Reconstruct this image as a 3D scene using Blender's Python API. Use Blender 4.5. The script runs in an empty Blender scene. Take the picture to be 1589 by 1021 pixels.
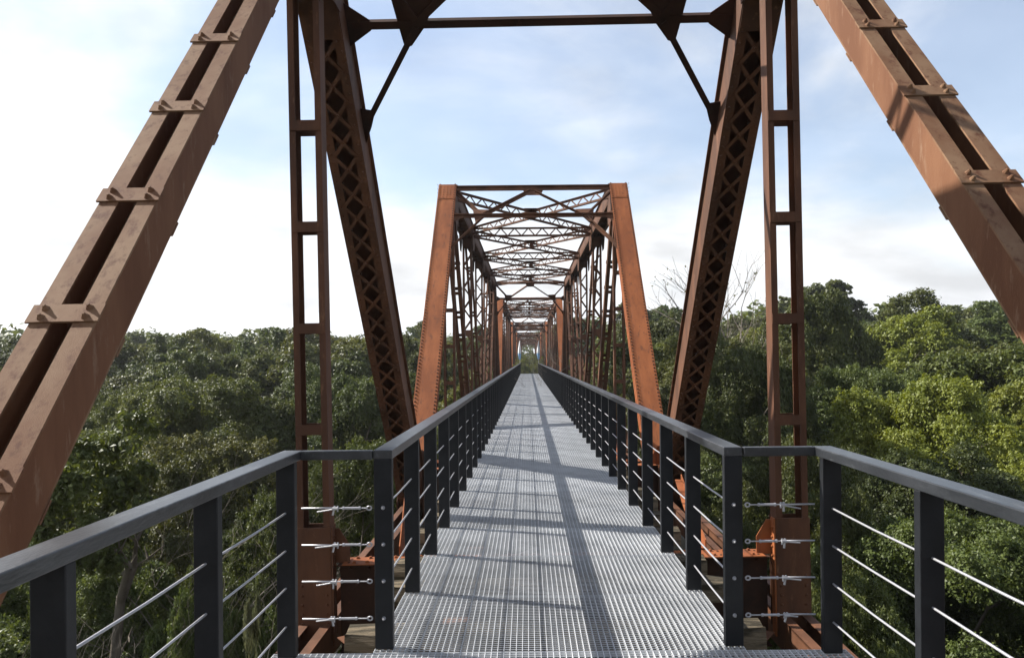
import bpy, math, random
import numpy as np
from mathutils import Vector, Matrix

random.seed(7)
S = bpy.context.scene
COL = S.collection
R = math.radians

# ------------------------------------------------------------------ camera
EYE = 1.6
F = 1180.0 / 1589.0
cam_d = bpy.data.cameras.new("camera")
cam = bpy.data.objects.new("camera", cam_d)
COL.objects.link(cam)
cam_d.sensor_width = 36.0
cam_d.lens = 36.0 * F
cam_d.shift_x = -24.5 / 1589
cam_d.shift_y = 45.5 / 1589
cam_d.clip_start = 0.05
cam_d.clip_end = 3000
cam.matrix_world = Matrix.Translation((0, 0, EYE)) @ Matrix.Rotation(R(90), 4, 'X') @ Matrix.Rotation(R(-0.5), 4, 'Z')
S.camera = cam

# ------------------------------------------------------------------ light
SUN = Vector((-0.728, 0.245, 0.641)).normalized()
world = bpy.data.worlds.new("World")
S.world = world
world.use_nodes = True
nt = world.node_tree
nt.nodes.clear()
def wn(t, **k):
    n = nt.nodes.new(t)
    for a, b in k.items(): setattr(n, a, b)
    return n
def wl(a, b): nt.links.new(a, b)
out = wn('ShaderNodeOutputWorld'); bg = wn('ShaderNodeBackground')
sky = wn('ShaderNodeTexSky', sky_type='NISHITA', sun_disc=False)
sky.sun_elevation = math.asin(SUN.z)
sky.sun_rotation = math.atan2(SUN.x, SUN.y)
sky.air_density = 1.0; sky.dust_density = 0.6; sky.ozone_density = 1.6
tc = wn('ShaderNodeTexCoord')
sep = wn('ShaderNodeSeparateXYZ'); wl(tc.outputs['Generated'], sep.inputs[0])
def wm(op, a, b=None, c=None, clamp=False):
    n = wn('ShaderNodeMath', operation=op, use_clamp=clamp)
    for i, v in enumerate((a, b, c)):
        if v is None: continue
        if isinstance(v, (int, float)): n.inputs[i].default_value = v
        else: wl(v, n.inputs[i])
    return n.outputs[0]
zc = wm('ADD', wm('MAXIMUM', sep.outputs[2], 0.0), 0.30)
cx = wm('DIVIDE', sep.outputs[0], zc); cy = wm('DIVIDE', sep.outputs[1], zc)
cmb = wn('ShaderNodeCombineXYZ'); wl(cx, cmb.inputs[0]); wl(cy, cmb.inputs[1])
mp = wn('ShaderNodeMapping'); wl(cmb.outputs[0], mp.inputs[0])
mp.inputs['Location'].default_value = (3.1, 1.7, 0.4); mp.inputs['Scale'].default_value = (1.3, 1.6, 1)
n1 = wn('ShaderNodeTexNoise'); wl(mp.outputs[0], n1.inputs['Vector'])
n1.inputs['Scale'].default_value = 0.9; n1.inputs['Detail'].default_value = 8; n1.inputs['Roughness'].default_value = 0.56
n1.inputs['Distortion'].default_value = 0.35
# thicker low on the horizon
hz = wm('SUBTRACT', 1.0, wm('MULTIPLY', wm('MAXIMUM', sep.outputs[2], 0.0), 2.6), clamp=True)
hz = wm('POWER', hz, 2.2)
# bank of cloud towards the sun side
bank = wm('MULTIPLY', wm('MULTIPLY', sep.outputs[0], -1.0), 0.10)
cov = wm('ADD', wm('ADD', n1.outputs['Fac'], wm('MULTIPLY', hz, 0.60)), bank)
ramp = wn('ShaderNodeMapRange', interpolation_type='SMOOTHSTEP'); wl(cov, ramp.inputs[0])
ramp.inputs[1].default_value = 0.46; ramp.inputs[2].default_value = 0.76; ramp.inputs[3].default_value = 0.24
n2 = wn('ShaderNodeTexNoise'); wl(mp.outputs[0], n2.inputs['Vector'])
n2.inputs['Scale'].default_value = 2.2; n2.inputs['Detail'].default_value = 5
cr = wn('ShaderNodeMapRange'); wl(n2.outputs['Fac'], cr.inputs[0])
cr.inputs[1].default_value = 0.3; cr.inputs[2].default_value = 0.7; cr.inputs[3].default_value = 4.3; cr.inputs[4].default_value = 7.2
cc = wn('ShaderNodeCombineXYZ')
wl(wm('MULTIPLY', cr.outputs[0], 0.97), cc.inputs[0]); wl(wm('MULTIPLY', cr.outputs[0], 0.985), cc.inputs[1]); wl(cr.outputs[0], cc.inputs[2])
mix = wn('ShaderNodeMix', data_type='RGBA')
wl(ramp.outputs[0], mix.inputs[0]); wl(sky.outputs[0], mix.inputs[6]); wl(cc.outputs[0], mix.inputs[7])
wl(mix.outputs[2], bg.inputs[0]); bg.inputs[1].default_value = 0.09
wl(bg.outputs[0], out.inputs[0])

sun_d = bpy.data.lights.new("sun", 'SUN'); sun_o = bpy.data.objects.new("sun", sun_d); COL.objects.link(sun_o)
sun_d.energy = 4.8; sun_d.angle = R(0.53); sun_d.color = (1.0, 0.95, 0.87)
sun_o.rotation_euler = SUN.to_track_quat('Z', 'Y').to_euler()

S.view_settings.view_transform = 'Standard'; S.view_settings.look = 'None'
S.view_settings.exposure = 1.08; S.view_settings.gamma = 1.0; S.view_settings.use_curve_mapping = False
S.cycles.max_bounces = 6; S.cycles.transparent_max_bounces = 6; S.cycles.use_denoising = True

# ------------------------------------------------------------------ materials
def mat(name, base=(.5, .5, .5), rough=.6, metal=0.0, second=None, scale=2.0, bump=0.0, bscale=60.0, detail=6,
        stretch=(1, 1, 1), third=None, spec=0.5, lo=.4, hi=.62, coord='Object', trans=None, objvar=0.0, t3=(.58, .7)):
    m = bpy.data.materials.new(name); m.use_nodes = True
    t = m.node_tree; N = t.nodes; L = t.links
    p = N['Principled BSDF']
    p.inputs['Roughness'].default_value = rough; p.inputs['Metallic'].default_value = metal
    p.inputs['Specular IOR Level'].default_value = spec
    p.inputs['Base Color'].default_value = (*base, 1)
    c = N.new('ShaderNodeTexCoord'); mpn = N.new('ShaderNodeMapping'); L.new(c.outputs[coord], mpn.inputs[0])
    mpn.inputs['Scale'].default_value = stretch
    col = None
    if second:
        n = N.new('ShaderNodeTexNoise'); L.new(mpn.outputs[0], n.inputs['Vector'])
        n.inputs['Scale'].default_value = scale; n.inputs['Detail'].default_value = detail; n.inputs['Roughness'].default_value = .62
        mr = N.new('ShaderNodeMapRange'); L.new(n.outputs['Fac'], mr.inputs[0]); mr.inputs[1].default_value = lo; mr.inputs[2].default_value = hi
        mx = N.new('ShaderNodeMix'); mx.data_type = 'RGBA'; L.new(mr.outputs[0], mx.inputs[0])
        mx.inputs[6].default_value = (*base, 1); mx.inputs[7].default_value = (*second, 1); col = mx.outputs[2]
    if third:
        n = N.new('ShaderNodeTexNoise'); L.new(mpn.outputs[0], n.inputs['Vector'])
        n.inputs['Scale'].default_value = scale * 5.3; n.inputs['Detail'].default_value = 8; n.inputs['Roughness'].default_value = .7
        mr = N.new('ShaderNodeMapRange'); L.new(n.outputs['Fac'], mr.inputs[0]); mr.inputs[1].default_value = t3[0]; mr.inputs[2].default_value = t3[1]
        mx = N.new('ShaderNodeMix'); mx.data_type = 'RGBA'; L.new(mr.outputs[0], mx.inputs[0])
        L.new(col, mx.inputs[6]); mx.inputs[7].default_value = (*third, 1); col = mx.outputs[2]
    if objvar:
        oi = N.new('ShaderNodeObjectInfo'); hs = N.new('ShaderNodeHueSaturation')
        a = N.new('ShaderNodeMapRange'); L.new(oi.outputs['Random'], a.inputs[0]); a.inputs[3].default_value = 1 - objvar; a.inputs[4].default_value = 1 + objvar
        L.new(a.outputs[0], hs.inputs['Value'])
        ml = N.new('ShaderNodeMath'); ml.operation = 'MULTIPLY'; L.new(oi.outputs['Random'], ml.inputs[0]); ml.inputs[1].default_value = 7.31
        fr = N.new('ShaderNodeMath'); fr.operation = 'FRACT'; L.new(ml.outputs[0], fr.inputs[0])
        b = N.new('ShaderNodeMapRange'); L.new(fr.outputs[0], b.inputs[0]); b.inputs[3].default_value = .5 - objvar * .07; b.inputs[4].default_value = .5 + objvar * .07
        L.new(b.outputs[0], hs.inputs['Hue'])
        if col is not None: L.new(col, hs.inputs['Color'])
        else: hs.inputs['Color'].default_value = (*base, 1)
        col = hs.outputs[0]
    if col is not None: L.new(col, p.inputs['Base Color'])
    if bump:
        n = N.new('ShaderNodeTexNoise'); L.new(mpn.outputs[0], n.inputs['Vector']); n.inputs['Scale'].default_value = bscale
        n.inputs['Detail'].default_value = 6
        bp = N.new('ShaderNodeBump'); L.new(n.outputs['Fac'], bp.inputs['Height']); bp.inputs['Strength'].default_value = bump; bp.inputs['Distance'].default_value = .01
        L.new(bp.outputs[0], p.inputs['Normal'])
    if trans:
        tr = N.new('ShaderNodeBsdfTranslucent')
        hs2 = N.new('ShaderNodeHueSaturation'); hs2.inputs['Value'].default_value = 1.5; hs2.inputs['Saturation'].default_value = 1.15; hs2.inputs['Hue'].default_value = .485
        if col is not None: L.new(col, hs2.inputs['Color'])
        else: hs2.inputs['Color'].default_value = (*base, 1)
        L.new(hs2.outputs[0], tr.inputs[0])
        ms = N.new('ShaderNodeMixShader'); ms.inputs[0].default_value = trans
        L.new(p.outputs[0], ms.inputs[1]); L.new(tr.outputs[0], ms.inputs[2]); L.new(ms.outputs[0], N['Material Output'].inputs[0])
    return m

M = {}
M['rust'] = mat('rust', (.070, .030, .015), .72, .0, second=(.125, .052, .025), stretch=(1.5, 1.5, .35), scale=1.6, third=(.18, .085, .045), bump=.22, bscale=110, spec=.3)
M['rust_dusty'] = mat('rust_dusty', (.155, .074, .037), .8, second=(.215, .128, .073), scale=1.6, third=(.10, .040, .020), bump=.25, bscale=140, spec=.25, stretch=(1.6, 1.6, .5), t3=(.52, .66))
M['rust_orange'] = mat('rust_orange', (.195, .058, .018), .75, second=(.285, .092, .030), scale=1.1, third=(.12, .042, .02), bump=.22, bscale=110, spec=.25, stretch=(2.2, 1, .3), t3=(.54, .68))
M['rust_red'] = mat('rust_red', (.068, .026, .011), .75, second=(.12, .047, .020), scale=1.7, third=(.16, .075, .038), stretch=(1.5, 1.5, .35), bump=.22, bscale=110, spec=.35)
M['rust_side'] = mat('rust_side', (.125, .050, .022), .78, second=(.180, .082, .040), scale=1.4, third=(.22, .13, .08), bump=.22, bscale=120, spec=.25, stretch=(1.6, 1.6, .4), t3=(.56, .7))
M['rust_dark'] = mat('rust_shaded', (.022, .010, .006), .8, second=(.045, .018, .009), scale=2, third=(.09, .034, .017), bump=.3, bscale=80, spec=.25, t3=(.6, .75))  # near-black rust: the shade on the floor beam webs is put into the colour
M['rail'] = mat('charcoal_paint', (.008, .009, .011), .5, 0, second=(.013, .0145, .017), scale=9, bump=.08, bscale=160, spec=.28)
M['cap'] = mat('charcoal_rail_paint', (.015, .017, .020), .33, 0, second=(.035, .038, .043), scale=5, third=(.085, .09, .095), bump=.15, bscale=120, spec=.7, stretch=(1, .25, 1), t3=(.55, .75))
M['zinc'] = mat('galvanised_steel', (.60, .615, .635), .5, .15, second=(.46, .475, .495), scale=2.0, third=(.60, .60, .60), bump=.1, bscale=90, objvar=.07)
M['cable'] = mat('stainless_cable', (.42, .42, .44), .42, .5, bump=.3, bscale=300)
M['wood'] = mat('weathered_wood', (.055, .046, .031), .9, second=(.19, .15, .10), scale=3, third=(.03, .026, .018), lo=.44, hi=.57, bump=1.6, bscale=30, stretch=(.35, 4, 4), spec=.2)
M['steel'] = mat('dark_steel', (.05, .05, .055), .6, .3, second=(.09, .085, .08), scale=3)
M['stone'] = mat('pier_stone', (.11, .10, .08), .9, second=(.17, .16, .13), scale=1.2, third=(.05, .055, .035), bump=.8, bscale=12)
M['soil'] = mat('soil', (.045, .038, .026), .95, second=(.03, .04, .018), scale=.15, third=(.07, .06, .035), bump=1, bscale=3)
M['water'] = mat('river_water', (.03, .035, .022), .08, 0, bump=.25, bscale=2.5)
M['bark'] = mat('bark', (.10, .085, .065), .9, second=(.16, .14, .11), scale=4, bump=1, bscale=25, stretch=(1, 1, .3), spec=.2)
M['twig'] = mat('dry_twig', (.10, .085, .07), .9, second=(.19, .165, .14), scale=6, spec=.2)
LEAF = dict(rough=.52, trans=.28, coord='Object', scale=.9, detail=4, objvar=.30, spec=.32)
M['leaf_dark'] = mat('leaf_dark', (.055, .070, .019), second=(.086, .102, .028), third=(.12, .13, .042), **LEAF)
M['leaf_mid'] = mat('leaf_mid', (.070, .084, .020), second=(.105, .120, .028), third=(.14, .148, .042), **LEAF)
M['leaf_yellow'] = mat('leaf_yellow', (.125, .150, .022), second=(.175, .195, .030), third=(.215, .22, .045), **dict(LEAF, objvar=.1, trans=.26))
M['leaf_grey'] = mat('leaf_grey', (.10, .115, .058), second=(.14, .15, .08), third=(.13, .135, .08), **LEAF)
M['flag_white'] = mat('flag_white', (.80, .81, .82), .8, bump=.2, bscale=30)
M['flag_blue'] = mat('flag_blue', (.30, .50, .74), .8, bump=.2, bscale=30)
M['pole'] = mat('white_pole_paint', (.78, .78, .78), .4)
M['gate'] = mat('gate_paint', (.045, .048, .05), .5)

# ------------------------------------------------------------------ mesh helpers
class MB:
    def __init__(s): s.v = []; s.f = []; s.c = 0
    def add(s, vs, fs):
        s.v.extend(vs); s.f.extend([tuple(i + s.c for i in f) for f in fs]); s.c += len(vs); return s
    def hexa(s, p):      # 8 points: bottom 0-3, top 4-7
        return s.add(p, [(0, 3, 2, 1), (4, 5, 6, 7), (0, 1, 5, 4), (1, 2, 6, 5), (2, 3, 7, 6), (3, 0, 4, 7)])
    def box(s, x0, x1, y0, y1, z0, z1):
        return s.hexa([(x0, y0, z0), (x1, y0, z0), (x1, y1, z0), (x0, y1, z0), (x0, y0, z1), (x1, y0, z1), (x1, y1, z1), (x0, y1, z1)])
    def fb(s, fr, u0, u1, v0, v1, w0, w1):
        return s.hexa([fr(u0, v0, w0), fr(u1, v0, w0), fr(u1, v1, w0), fr(u0, v1, w0), fr(u0, v0, w1), fr(u1, v0, w1), fr(u1, v1, w1), fr(u0, v1, w1)])
    def bar(s, fr, a, b, half, v0, v1):   # flat bar in the u-w plane from a to b
        (u0, w0), (u1, w1) = a, b
        l = math.hypot(u1 - u0, w1 - w0); nu, nw = -(w1 - w0) / l * half, (u1 - u0) / l * half
        q = [(u0 + nu, w0 + nw), (u0 - nu, w0 - nw), (u1 - nu, w1 - nw), (u1 + nu, w1 + nw)]
        return s.hexa([fr(x, v0, y) for x, y in q] + [fr(x, v1, y) for x, y in q])
    def poly(s, fr, pts, u0, u1):    # prism: outline in (v,w), thickness along u
        n = len(pts)
        vs = [fr(u0, a, b) for a, b in pts] + [fr(u1, a, b) for a, b in pts]
        return s.add(vs, [tuple(range(n))[::-1], tuple(range(n, 2 * n))] + [(i, (i + 1) % n, n + (i + 1) % n, n + i) for i in range(n)])
    def rivet(s, fr, u, v, w, r=.018, h=.014, ax='v', n=6, sg=1):
        def P(a, b, hh):
            if ax == 'v': return fr(u + a, v + hh * sg, w + b)
            if ax == 'u': return fr(u + hh * sg, v + a, w + b)
            return fr(u + a, v + b, w + hh * sg)
        vs = [P(r * math.cos(t), r * math.sin(t), 0) for t in [2 * math.pi * i / n for i in range(n)]]
        vs += [P(.62 * r * math.cos(t), .62 * r * math.sin(t), h) for t in [2 * math.pi * i / n for i in range(n)]]
        return s.add(vs, [(i, (i + 1) % n, n + (i + 1) % n, n + i) for i in range(n)] + [tuple(range(n, 2 * n))])
    def tube(s, p, q, r0, r1=None, n=6, cap=True):
        r1 = r0 if r1 is None else r1
        p, q = Vector(p), Vector(q); d = (q - p).normalized()
        a = d.orthogonal().normalized(); b = d.cross(a)
        vs = [tuple(p + r0 * (a * math.cos(2 * math.pi * i / n) + b * math.sin(2 * math.pi * i / n))) for i in range(n)]
        vs += [tuple(q + r1 * (a * math.cos(2 * math.pi * i / n) + b * math.sin(2 * math.pi * i / n))) for i in range(n)]
        fs = [(i, (i + 1) % n, n + (i + 1) % n, n + i) for i in range(n)]
        if cap: fs += [tuple(range(n))[::-1], tuple(range(n, 2 * n))]
        return s.add(vs, fs)
    def mesh(s, name, m, smooth=False):
        me = bpy.data.meshes.new(name); me.from_pydata(s.v, [], s.f); me.materials.append(m)
        if smooth: me.polygons.foreach_set('use_smooth', [True] * len(me.polygons))
        me.update(); return me
    def build(s, name, m, parent=None, smooth=False, bevel=0, **props):
        o = bpy.data.objects.new(name, s.mesh(name, m, smooth)); COL.objects.link(o)
        if parent: o.parent = parent
        if bevel:
            b = o.modifiers.new('bevel', 'BEVEL'); b.width = bevel; b.segments = 2; b.limit_method = 'ANGLE'
        for k, v in props.items(): o[k] = v
        return o

def inst(name, me, parent=None, loc=(0, 0, 0), **props):
    o = bpy.data.objects.new(name, me); COL.objects.link(o); o.location = loc
    if parent: o.parent = parent
    for k, v in props.items(): o[k] = v
    return o
def thing(name, label, cat, loc=(0, 0, 0), group=None, kind=None):
    o = bpy.data.objects.new(name, None); COL.objects.link(o); o.location = loc; o.empty_display_size = .3
    if label: o['label'] = label
    if cat: o['category'] = cat
    if group: o['group'] = group
    if kind: o['kind'] = kind
    return o
def tag(o, label, cat, group=None):
    o['label'] = label; o['category'] = cat
    if group: o['group'] = group
    return o
def copy_tree(o, parent=None, rename=None):
    c = o.copy(); COL.objects.link(c)
    if parent: c.parent = parent
    for ch in o.children: copy_tree(ch, c)
    return c
def frame(p0, p1, up=None):
    p0, p1 = Vector(p0), Vector(p1); W = (p1 - p0).normalized()
    U = Vector((1, 0, 0)); V = U.cross(W)
    def fr(u, v, w): return tuple(p0 + U * u + V * v + W * w)
    return fr, (p1 - p0).length
def frame_x(p0, p1):      # u = horizontal normal, v = up, w = along (for transverse beams)
    p0, p1 = Vector(p0), Vector(p1); W = (p1 - p0).normalized()
    V = Vector((0, 0, 1)); V = (V - W * V.dot(W)).normalized(); U = V.cross(W)
    def fr(u, v, w): return tuple(p0 + U * u + V * v + W * w)
    return fr, (p1 - p0).length

# ------------------------------------------------------------------ terrain
CXB = 0.20      # bridge axis
def sstep(a, b, x):
    t = min(1, max(0, (x - a) / (b - a))); return t * t * (3 - 2 * t)
def ground_z(x, y):
    d = math.hypot(x, y); s = abs(x - CXB)
    z = -10.5 + 6.5 * sstep(25, 150, d) * sstep(8, 60, max(s, (d - 40) * .45))
    z += 3.5 * sstep(80, 130, y) * (1 - sstep(4, 40, s))
    z += .5 * math.sin(x * .11 + 1) * math.cos(y * .09)
    z += 8 * sstep(260, 900, d)
    return z
def build_ground():
    rs = [0, 4, 8, 12, 17, 23, 30, 38, 48, 60, 75, 95, 120, 150, 190, 240, 320, 450, 700, 1100, 1800]
    n = 72; m = MB(); vs = [(0, 0, ground_z(0, 0))]
    for r in rs[1:]:
        for i in range(n):
            a = 2 * math.pi * i / n; x, y = r * math.cos(a), r * math.sin(a); vs.append((x, y, ground_z(x, y)))
    fs = [(0, 1 + i, 1 + (i + 1) % n) for i in range(n)]
    for k in range(len(rs) - 2):
        b = 1 + k * n
        fs += [(b + i, b + n + i, b + n + (i + 1) % n, b + (i + 1) % n) for i in range(n)]
    m.add(vs, fs); m.build('ground', M['soil'], None, smooth=True, kind='structure')
build_ground()

# ------------------------------------------------------------------ trusses
HW = 2.53; ZT = 6.55; ZB = -1.35; PAN = 7.0; NP = 6
START1 = 15.7
def lace_pts(L, half, pitch, w0, w1):
    pts = []; w = w0; sgn = 1
    while w + pitch <= w1 + 1e-6:
        pts.append(((-sgn * half, w), (sgn * half, w + pitch))); sgn = -sgn; w += pitch
    return pts

def truss_span(y0, label, level):
    """level 2: every bar and plate its own object (near members), 1: mid, 0: far"""
    T = thing('truss_span', label, 'truss bridge', (CXB, y0, 0), 'steel truss spans of the railway bridge')
    def P(i, top): return (PAN * i, ZT if top else ZB)
    for sx in (-1, 1):
        X = sx * HW
        # ---- chords
        for top in (True, False):
            a, b = (P(1, 1), P(NP - 1, 1)) if top else (P(0, 0), P(NP, 0))
            fr, L = frame((X, a[0], a[1]), (X, b[0], b[1]))
            m = MB(); W, D = (.46, .46) if top else (.34, .34)
            for s in (-1, 1):
                m.fb(fr, s * W / 2 - .006 * s - .006, s * W / 2 - .006 * s + .006, -D / 2, D / 2, 0, L)
                for v in (-1, 1):
                    if top and v == 1: continue
                    m.fb(fr, *sorted((s * (W / 2 - .012), s * (W / 2 - .10))), *sorted((v * D / 2, v * (D / 2 - .012))), 0, L)
            if top: m.fb(fr, -W / 2 - .05, W / 2 + .05, D / 2 + .002, D / 2 + .016, 0, L)
            w = .2
            if level >= 0:
                pit = .45 if top else .6
                for p, q in lace_pts(L, W / 2 - .06, pit, .2, L - .2): m.bar(fr, p, q, .03, -D / 2 - .012, -D / 2 - .002)
            o = m.build('top_chord' if top else 'bottom_chord', M['rust'], T)
            if level >= 1 and top:
                mr = MB(); w = .1
                while w < L:
                    for s in (-1, 1):
                        mr.rivet(fr, s * (W / 2), -.17, w, ax='u', sg=s, n=5); mr.rivet(fr, s * (W / 2), .17, w, ax='u', sg=s, n=5)
                    w += .22
                mr.build('rivets', M['rust'], o, kind='stuff')
        # ---- end posts
        for end in (0, 1):
            a, b = (P(0, 0), P(1, 1)) if end == 0 else (P(NP - 1, 1), P(NP, 0))
            fr, L = frame((X, a[0], a[1]), (X, b[0], b[1]))
            W, D = .44, .42
            m = MB()
            for s in (-1, 1):
                m.fb(fr, s * W / 2 - .006 * s - .006, s * W / 2 - .006 * s + .006, -D / 2, D / 2, -.1, L + .02)
                m.fb(fr, *sorted((s * (W / 2), s * (W / 2 - .10))), -D / 2 - .014, -D / 2 - .001, -.1, L)
                m.fb(fr, *sorted((s * (W / 2 + .001), s * (W / 2 + .011))), -D / 2 - .014, -D / 2 + (.03 if level == 2 else .08), -.1, L)
            m.fb(fr, -W / 2 - .045, W / 2 + .045, D / 2 + .001, D / 2 + .016, -.1, L + .10)
            near = (level == 1 and end == 0)
            o = m.build('end_post', M['rust_orange'] if (end == 0) else M['rust'], T)
            pts = []
            w = 1.36 if end else .9; p_ = .37
            while w + p_ < L - (.6 if end else 1.3): pts.append(((-W / 2 + .07, w), (W / 2 - .07, w + p_))); pts.append(((W / 2 - .07, w), (-W / 2 + .07, w + p_))); w += p_
            if level == 2 and end == 1:
                for k, (p, q) in enumerate(pts):
                    mm = MB().bar(fr, p, q, .024, -D / 2 - .022 - .008 * (k % 2), -D / 2 - .015 - .008 * (k % 2))
                    if k % 2: mm.rivet(fr, *[(p[0] + q[0]) / 2, -D / 2 - .030, (p[1] + q[1]) / 2], r=.016, sg=-1)
                    mm.build('lacing_bar', M['rust'], o)
            elif level >= 0:
                mm = MB()
                for k, (p, q) in enumerate(pts): mm.bar(fr, p, q, .028, -D / 2 - .022 - .008 * (k % 2), -D / 2 - .015 - .008 * (k % 2))
                mm.build('lacing', M['rust'], o, kind='stuff')
            # top and bottom tie plates
            for w0, w1 in ((-.05, 1.35 if end else .85), (L - (.65 if end else 1.35), L + .02)):
                MB().fb(fr, -W / 2, W / 2, -D / 2 - .030, -D / 2 - .016, w0, w1).build('tie_plate', M['rust'], o)
            if level >= 1:
                mr = MB(); w = .05; step = .105
                while w < L + .1:
                    for s in (-1, 1):
                        mr.rivet(fr, s * (W / 2 + .005), D / 2 + .016, w, r=.024, h=.026)
                        if level == 2 or end == 1: mr.rivet(fr, s * (W / 2 - .03), -D / 2 - .014, w, r=.017, h=.018, sg=-1, n=5)
                        if level != 2: mr.rivet(fr, s * (W / 2 + .011), (-D / 2 + .05) if level == 2 else D / 2 - .05, w, r=.021, h=.024, ax='u', sg=s, n=5)
                    w += step if end == 0 else step * 1.25
                mr.build('rivets', M['rust_red'] if end == 0 else M['rust'], o, kind='stuff')
            if level >= 1:     # riveted splice plate at the head / foot of the cover plate
                for w0, w1, g in (((L - .60, L + .09, 1),) if end == 0 else ((-.1, .6, 1),)):
                    mp_ = MB().fb(fr, -W / 2 - .04, W / 2 + .04, D / 2 + .017, D / 2 + .029, w0, w1)
                    for i in range(6):
                        for j in range(5):
                            mp_.rivet(fr, -.2 + .1 * j, D / 2 + .029, w0 + .07 + .12 * i, r=.018, h=.016, n=5)
                    mp_.build('splice_plate', M['rust_orange'], o)
        # ---- hangers (battened) at nodes 1, NP-1; laced verticals between
        for i in range(1, NP):
            hang = i in (1, NP - 1)
            fr, L = frame((X, PAN * i, ZB), (X, PAN * i, ZT))
            W, D, fl = (.34, .20, .066) if hang else (.36, .22, .07)
            top_w = L
            m = MB()
            for s in (-1, 1):
                m.fb(fr, *sorted((s * W / 2, s * (W / 2 - .011))), -D / 2 + .012, D / 2 - .012, 0, top_w)
                for v in (-1, 1):
                    m.fb(fr, *sorted((s * W / 2, s * (W / 2 - fl))), *sorted((v * D / 2, v * (D / 2 - .012))), 0, top_w)
            o = m.build('hanger' if hang else 'vertical_post', M['rust_red'] if hang else M['rust'], T)
            if hang:
                z = 4.13
                while z > 0:
                    for v in (1, -1):
                        if level == 0 and v == -1: continue
                        bp = MB().fb(fr, -W / 2 + .004, W / 2 - .004, *sorted((v * (D / 2 + .001), v * (D / 2 + .011))), z - ZB - .055, z - ZB + .055)
                        bp.build('batten_plate', M['rust_red'], o)
                    z -= 1.08
                if level:
                    for v in (1, -1):   # foot plate
                        q = MB().fb(fr, -W / 2 - .01, W / 2 + .01, *sorted((v * (D / 2 + .001), v * (D / 2 + .013))), 0, -.15 - ZB)
                        for s in (-1, 1):
                            for k in range(6): q.rivet(fr, s * .13, v * (D / 2 + .013), .08 + k * .1, sg=v, n=5)
                        q.build('foot_plate', M['rust_red'], o)
            else:
                mm = MB()
                for v in (1, -1):
                    for p, q in lace_pts(L, W / 2 - .035, .42, .7, L - .6): mm.bar(fr, p, q, .028, *sorted((v * (D / 2 + .001), v * (D / 2 + .010))))
                    for w0, w1 in ((.3, .68), (L - .6, L - .25), (L / 2 - .12, L / 2 + .12)):
                        mm.fb(fr, -W / 2, W / 2, *sorted((v * (D / 2 + .011), v * (D / 2 + .02))), w0, w1)
                mm.build('lacing', M['rust'], o, kind='stuff')
        # ---- diagonals (battened)
        dg = [(1, 2), (2, 3), (NP - 2, NP - 3), (NP - 1, NP - 2)]
        for a, b in dg:      # a = top node, b = bottom node
            lo, hi = (PAN * b, ZB), (PAN * a, ZT)
            if lo[0] > hi[0]: lo, hi = hi, lo
            big = a in (1, NP - 1)
            xo = -.035 if (level == 2 and sx < 0 and big) else 0
            fr, L = frame((X + xo, *lo), (X + xo, *hi))
            W, D, fl = (.335, .25, .112) if big else (.26, .2, .08)
            up_end_high = hi[1] > lo[1]
            m = MB(); mf = MB() if level == 2 else m
            for s in (-1, 1):
                m.fb(fr, *sorted((s * W / 2, s * (W / 2 - .012))), -D / 2 + .013, D / 2 - .013, .15, L - .15)
                for v in (-1, 1):
                    mf.fb(fr, *sorted((s * W / 2, s * (W / 2 - fl))), *sorted((v * D / 2, v * (D / 2 - .013))), .15, L - .15)
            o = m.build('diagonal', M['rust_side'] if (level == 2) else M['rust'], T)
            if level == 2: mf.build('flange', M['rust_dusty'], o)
            # batten plates; phase matched on the near panel
            w = .62
            ph = None
            if big and up_end_high:
                W_ = Vector((0, hi[0] - lo[0], hi[1] - lo[1])).normalized()
                if level == 2: w = 1.20
            k = 0
            while w < L - .5:
                for v in (1, -1):
                    if level == 0 and v == -1: continue
                    bp = MB().fb(fr, -W / 2 - (.016 if v > 0 else .004), W / 2 + (.016 if v > 0 else .004), *sorted((v * (D / 2 + .001), v * (D / 2 + .013))), w - .062, w + .062)
                    if level == 2 and big and v > 0:
                        for su in (-1, 1):
                            for sw in (-1, 1):
                                bp.rivet(fr, su * .112, v * (D / 2 + .013), w + sw * .032, r=.021, h=.015, sg=v, n=8)
                                bp.rivet(fr, su * .112, v * (D / 2 + .027), w + sw * .032, r=.012, h=.013, sg=v, n=6)
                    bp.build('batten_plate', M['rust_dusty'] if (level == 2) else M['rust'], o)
                w += 1.0 if big else 1.15
                k += 1
        # ---- gusset plates
        for i in range(0, NP + 1):
            for top in (0, 1):
                if top and i in (0, NP): continue
                z = ZT if top else ZB
                s_ = -1 if top else 1
                dn = [(.42, z - ZB + .24), (-.42, 0)]
                fl_ = 1 if i == 1 else -1
                if top: pts = [(-.02 * fl_, .22), (.6 * fl_, .22), (.6 * fl_, -.1), (.45 * fl_, -.95), (-.5 * fl_, -.95), (-.6 * fl_, -.45)][::fl_] if i in (1, NP - 1) else [(-.6, .24), (.6, .24), (.6, -.35), (.3, -.75), (-.3, -.75), (-.6, -.35)]
                else: pts = [(-.6, -.2), (.6, -.2), (.6, .25), (.25, .75), (-.25, .75), (-.6, .25)]
                if not top and (level == 0 or i == NP - 1): continue
                fr = lambda u, v, w, X=X, y=PAN * i, z=z: (X + u, y + v, z + w)
                for s in (-1, 1):
                    U = .24 + .002 + .003 * top
                    g = MB().poly(fr, pts, *sorted((s * U, s * (U + .012))))
                    if level and (top or level == 2):
                        for k in range(7):
                            for j in range(3): g.rivet(fr, s * (U + .012), -.5 + .165 * k, (.12 - .12 * j) * (1 if top else -1) + .02, ax='u', sg=s, n=5)
                    g.build('gusset_plate', M['rust'], T)
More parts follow.
